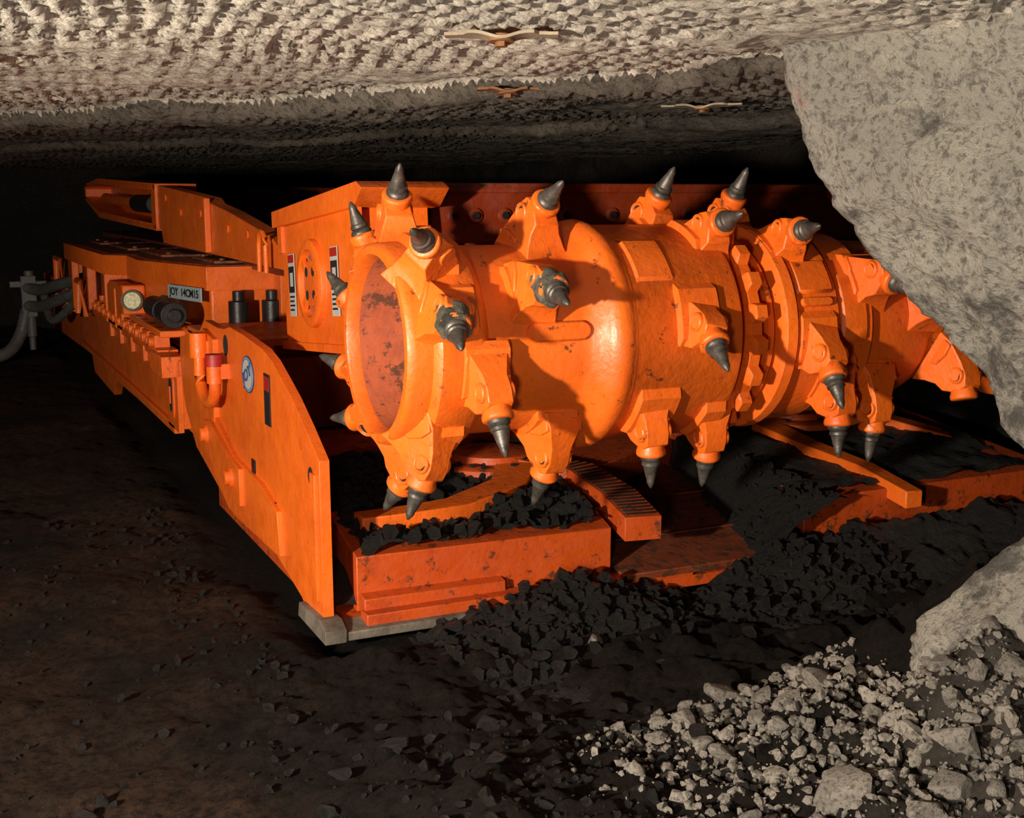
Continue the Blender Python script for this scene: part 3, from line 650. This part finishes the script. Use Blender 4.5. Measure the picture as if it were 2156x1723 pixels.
for k in range(70):
    if k<42: x=rr.uniform(1.65,2.45); y=rr.uniform(3.5,4.12); z=heap_h(x,y); s_=rr.uniform(.02,.055)
    else: x=rr.uniform(0,1.9); y=rr.uniform(2.2,3.3); z=floor_h(x,y); s_=rr.uniform(.02,.05)
    ob=bpy.data.objects.new('coal_lump',CM[k%6]); COL.objects.link(ob); ob.location=(x,y,z+s_*.3); ob.scale=(s_,s_*.8,s_*.8); ob.rotation_euler=(rr.uniform(-.4,.4),rr.uniform(-.4,.4),rr.uniform(0,6))
    ob['label']='black lump of coal on the mine floor'; ob['category']='coal lump'; ob['group']='coal lumps in front of the apron'
ob=bpy.data.objects.new('rock',RM[2]); COL.objects.link(ob); ob.location=(2.06,3.72,heap_h(2.06,3.72)+.025); ob.scale=(.05,.035,.035); ob.rotation_euler=(.2,.1,1); ob['label']='single pale rock lying on black coal'; ob['category']='rock'
# ------------------------------------------------------------------ roof bolt plates
RUST=flat('rusty_plate',(.24,.10,.035),.7,.2,.6,12); TAN=flat('dusty_plate',(.33,.26,.18),.7,.1,.4,10)
def bolt_plate(x,y,ang,L,lab,mat):
    q=MB(); n_=24;vs=[];w=.085
    for i in range(n_+1):
        u=-L/2+L*i/n_; z=-.012-.022*math.exp(-(u/.045)**2)+.002*math.cos(u*30)-.008*(abs(u)/(L/2))
        for yy in (-w/2,w/2):
            k_=1 if abs(u)<L*.33 else .6
            vs.append((u,yy*k_,z-.003*(yy<0))); vs.append((u,yy*k_,z+.005))
    fs=[]
    for i in range(n_):
        a=i*4; b_=a+4; fs+= [(a,a+2,b_+2,b_),(a+1,b_+1,b_+3,a+3),(a,b_,b_+1,a+1),(a+2,a+3,b_+3,b_+2)]
    fs+=[(0,1,3,2),(n_*4,n_*4+2,n_*4+3,n_*4+1)]
    q.add(vs,fs); q.cyl((0,0,-.030),(0,0,-.048),.016,6,1); q.cyl((0,0,-.02),(0,0,-.036),.034,20,1)
    me_=q.obj('roof_bolt_plate',[mat,RUST],bevel=0)
    me_.location=(x,y,roof_z(x,y)-.018); me_.rotation_euler=(math.radians(-5),0,ang); me_['label']=lab; me_['category']='roof bolt plate'; return me_
bolt_plate(1.36,2.98,math.radians(-27),.29,'bent tan roof bolt plate with rusty centre',TAN)
bolt_plate(1.86,4.02,math.radians(-22),.22,'rusty roof bolt plate pressed against the shale',RUST)
bolt_plate(3.07,4.63,math.radians(-50),.36,'long tan roof strap plate under the shale',TAN)
# ------------------------------------------------------------------ lights
def area(loc,tgt,size,power,col,name):
    l=bpy.data.lights.new(name,'AREA'); l.shape='DISK'; l.size=size; l.energy=power; l.color=col
    o=bpy.data.objects.new(name,l); COL.objects.link(o); o.location=loc; o.rotation_euler=(Vector(tgt)-Vector(loc)).to_track_quat('-Z','Y').to_euler(); return o
area((-2.2,1.1,1.40),(1.8,4.4,1.5),.18,460,(1,.88,.72),'strobe')
area((-.1,.5,1.0),(1.3,3.6,2.1),.3,46,(1,.90,.78),'roof_fill_light')  # added fill light, aimed up to brighten the roof
w=bpy.data.worlds.new('world'); w.use_nodes=True; w.node_tree.nodes['Background'].inputs[0].default_value=(.9,.7,.55,1); w.node_tree.nodes['Background'].inputs[1].default_value=.002; bpy.context.scene.world=w
bpy.context.scene.view_settings.view_transform='Standard'
bpy.context.scene.view_settings.look='None'
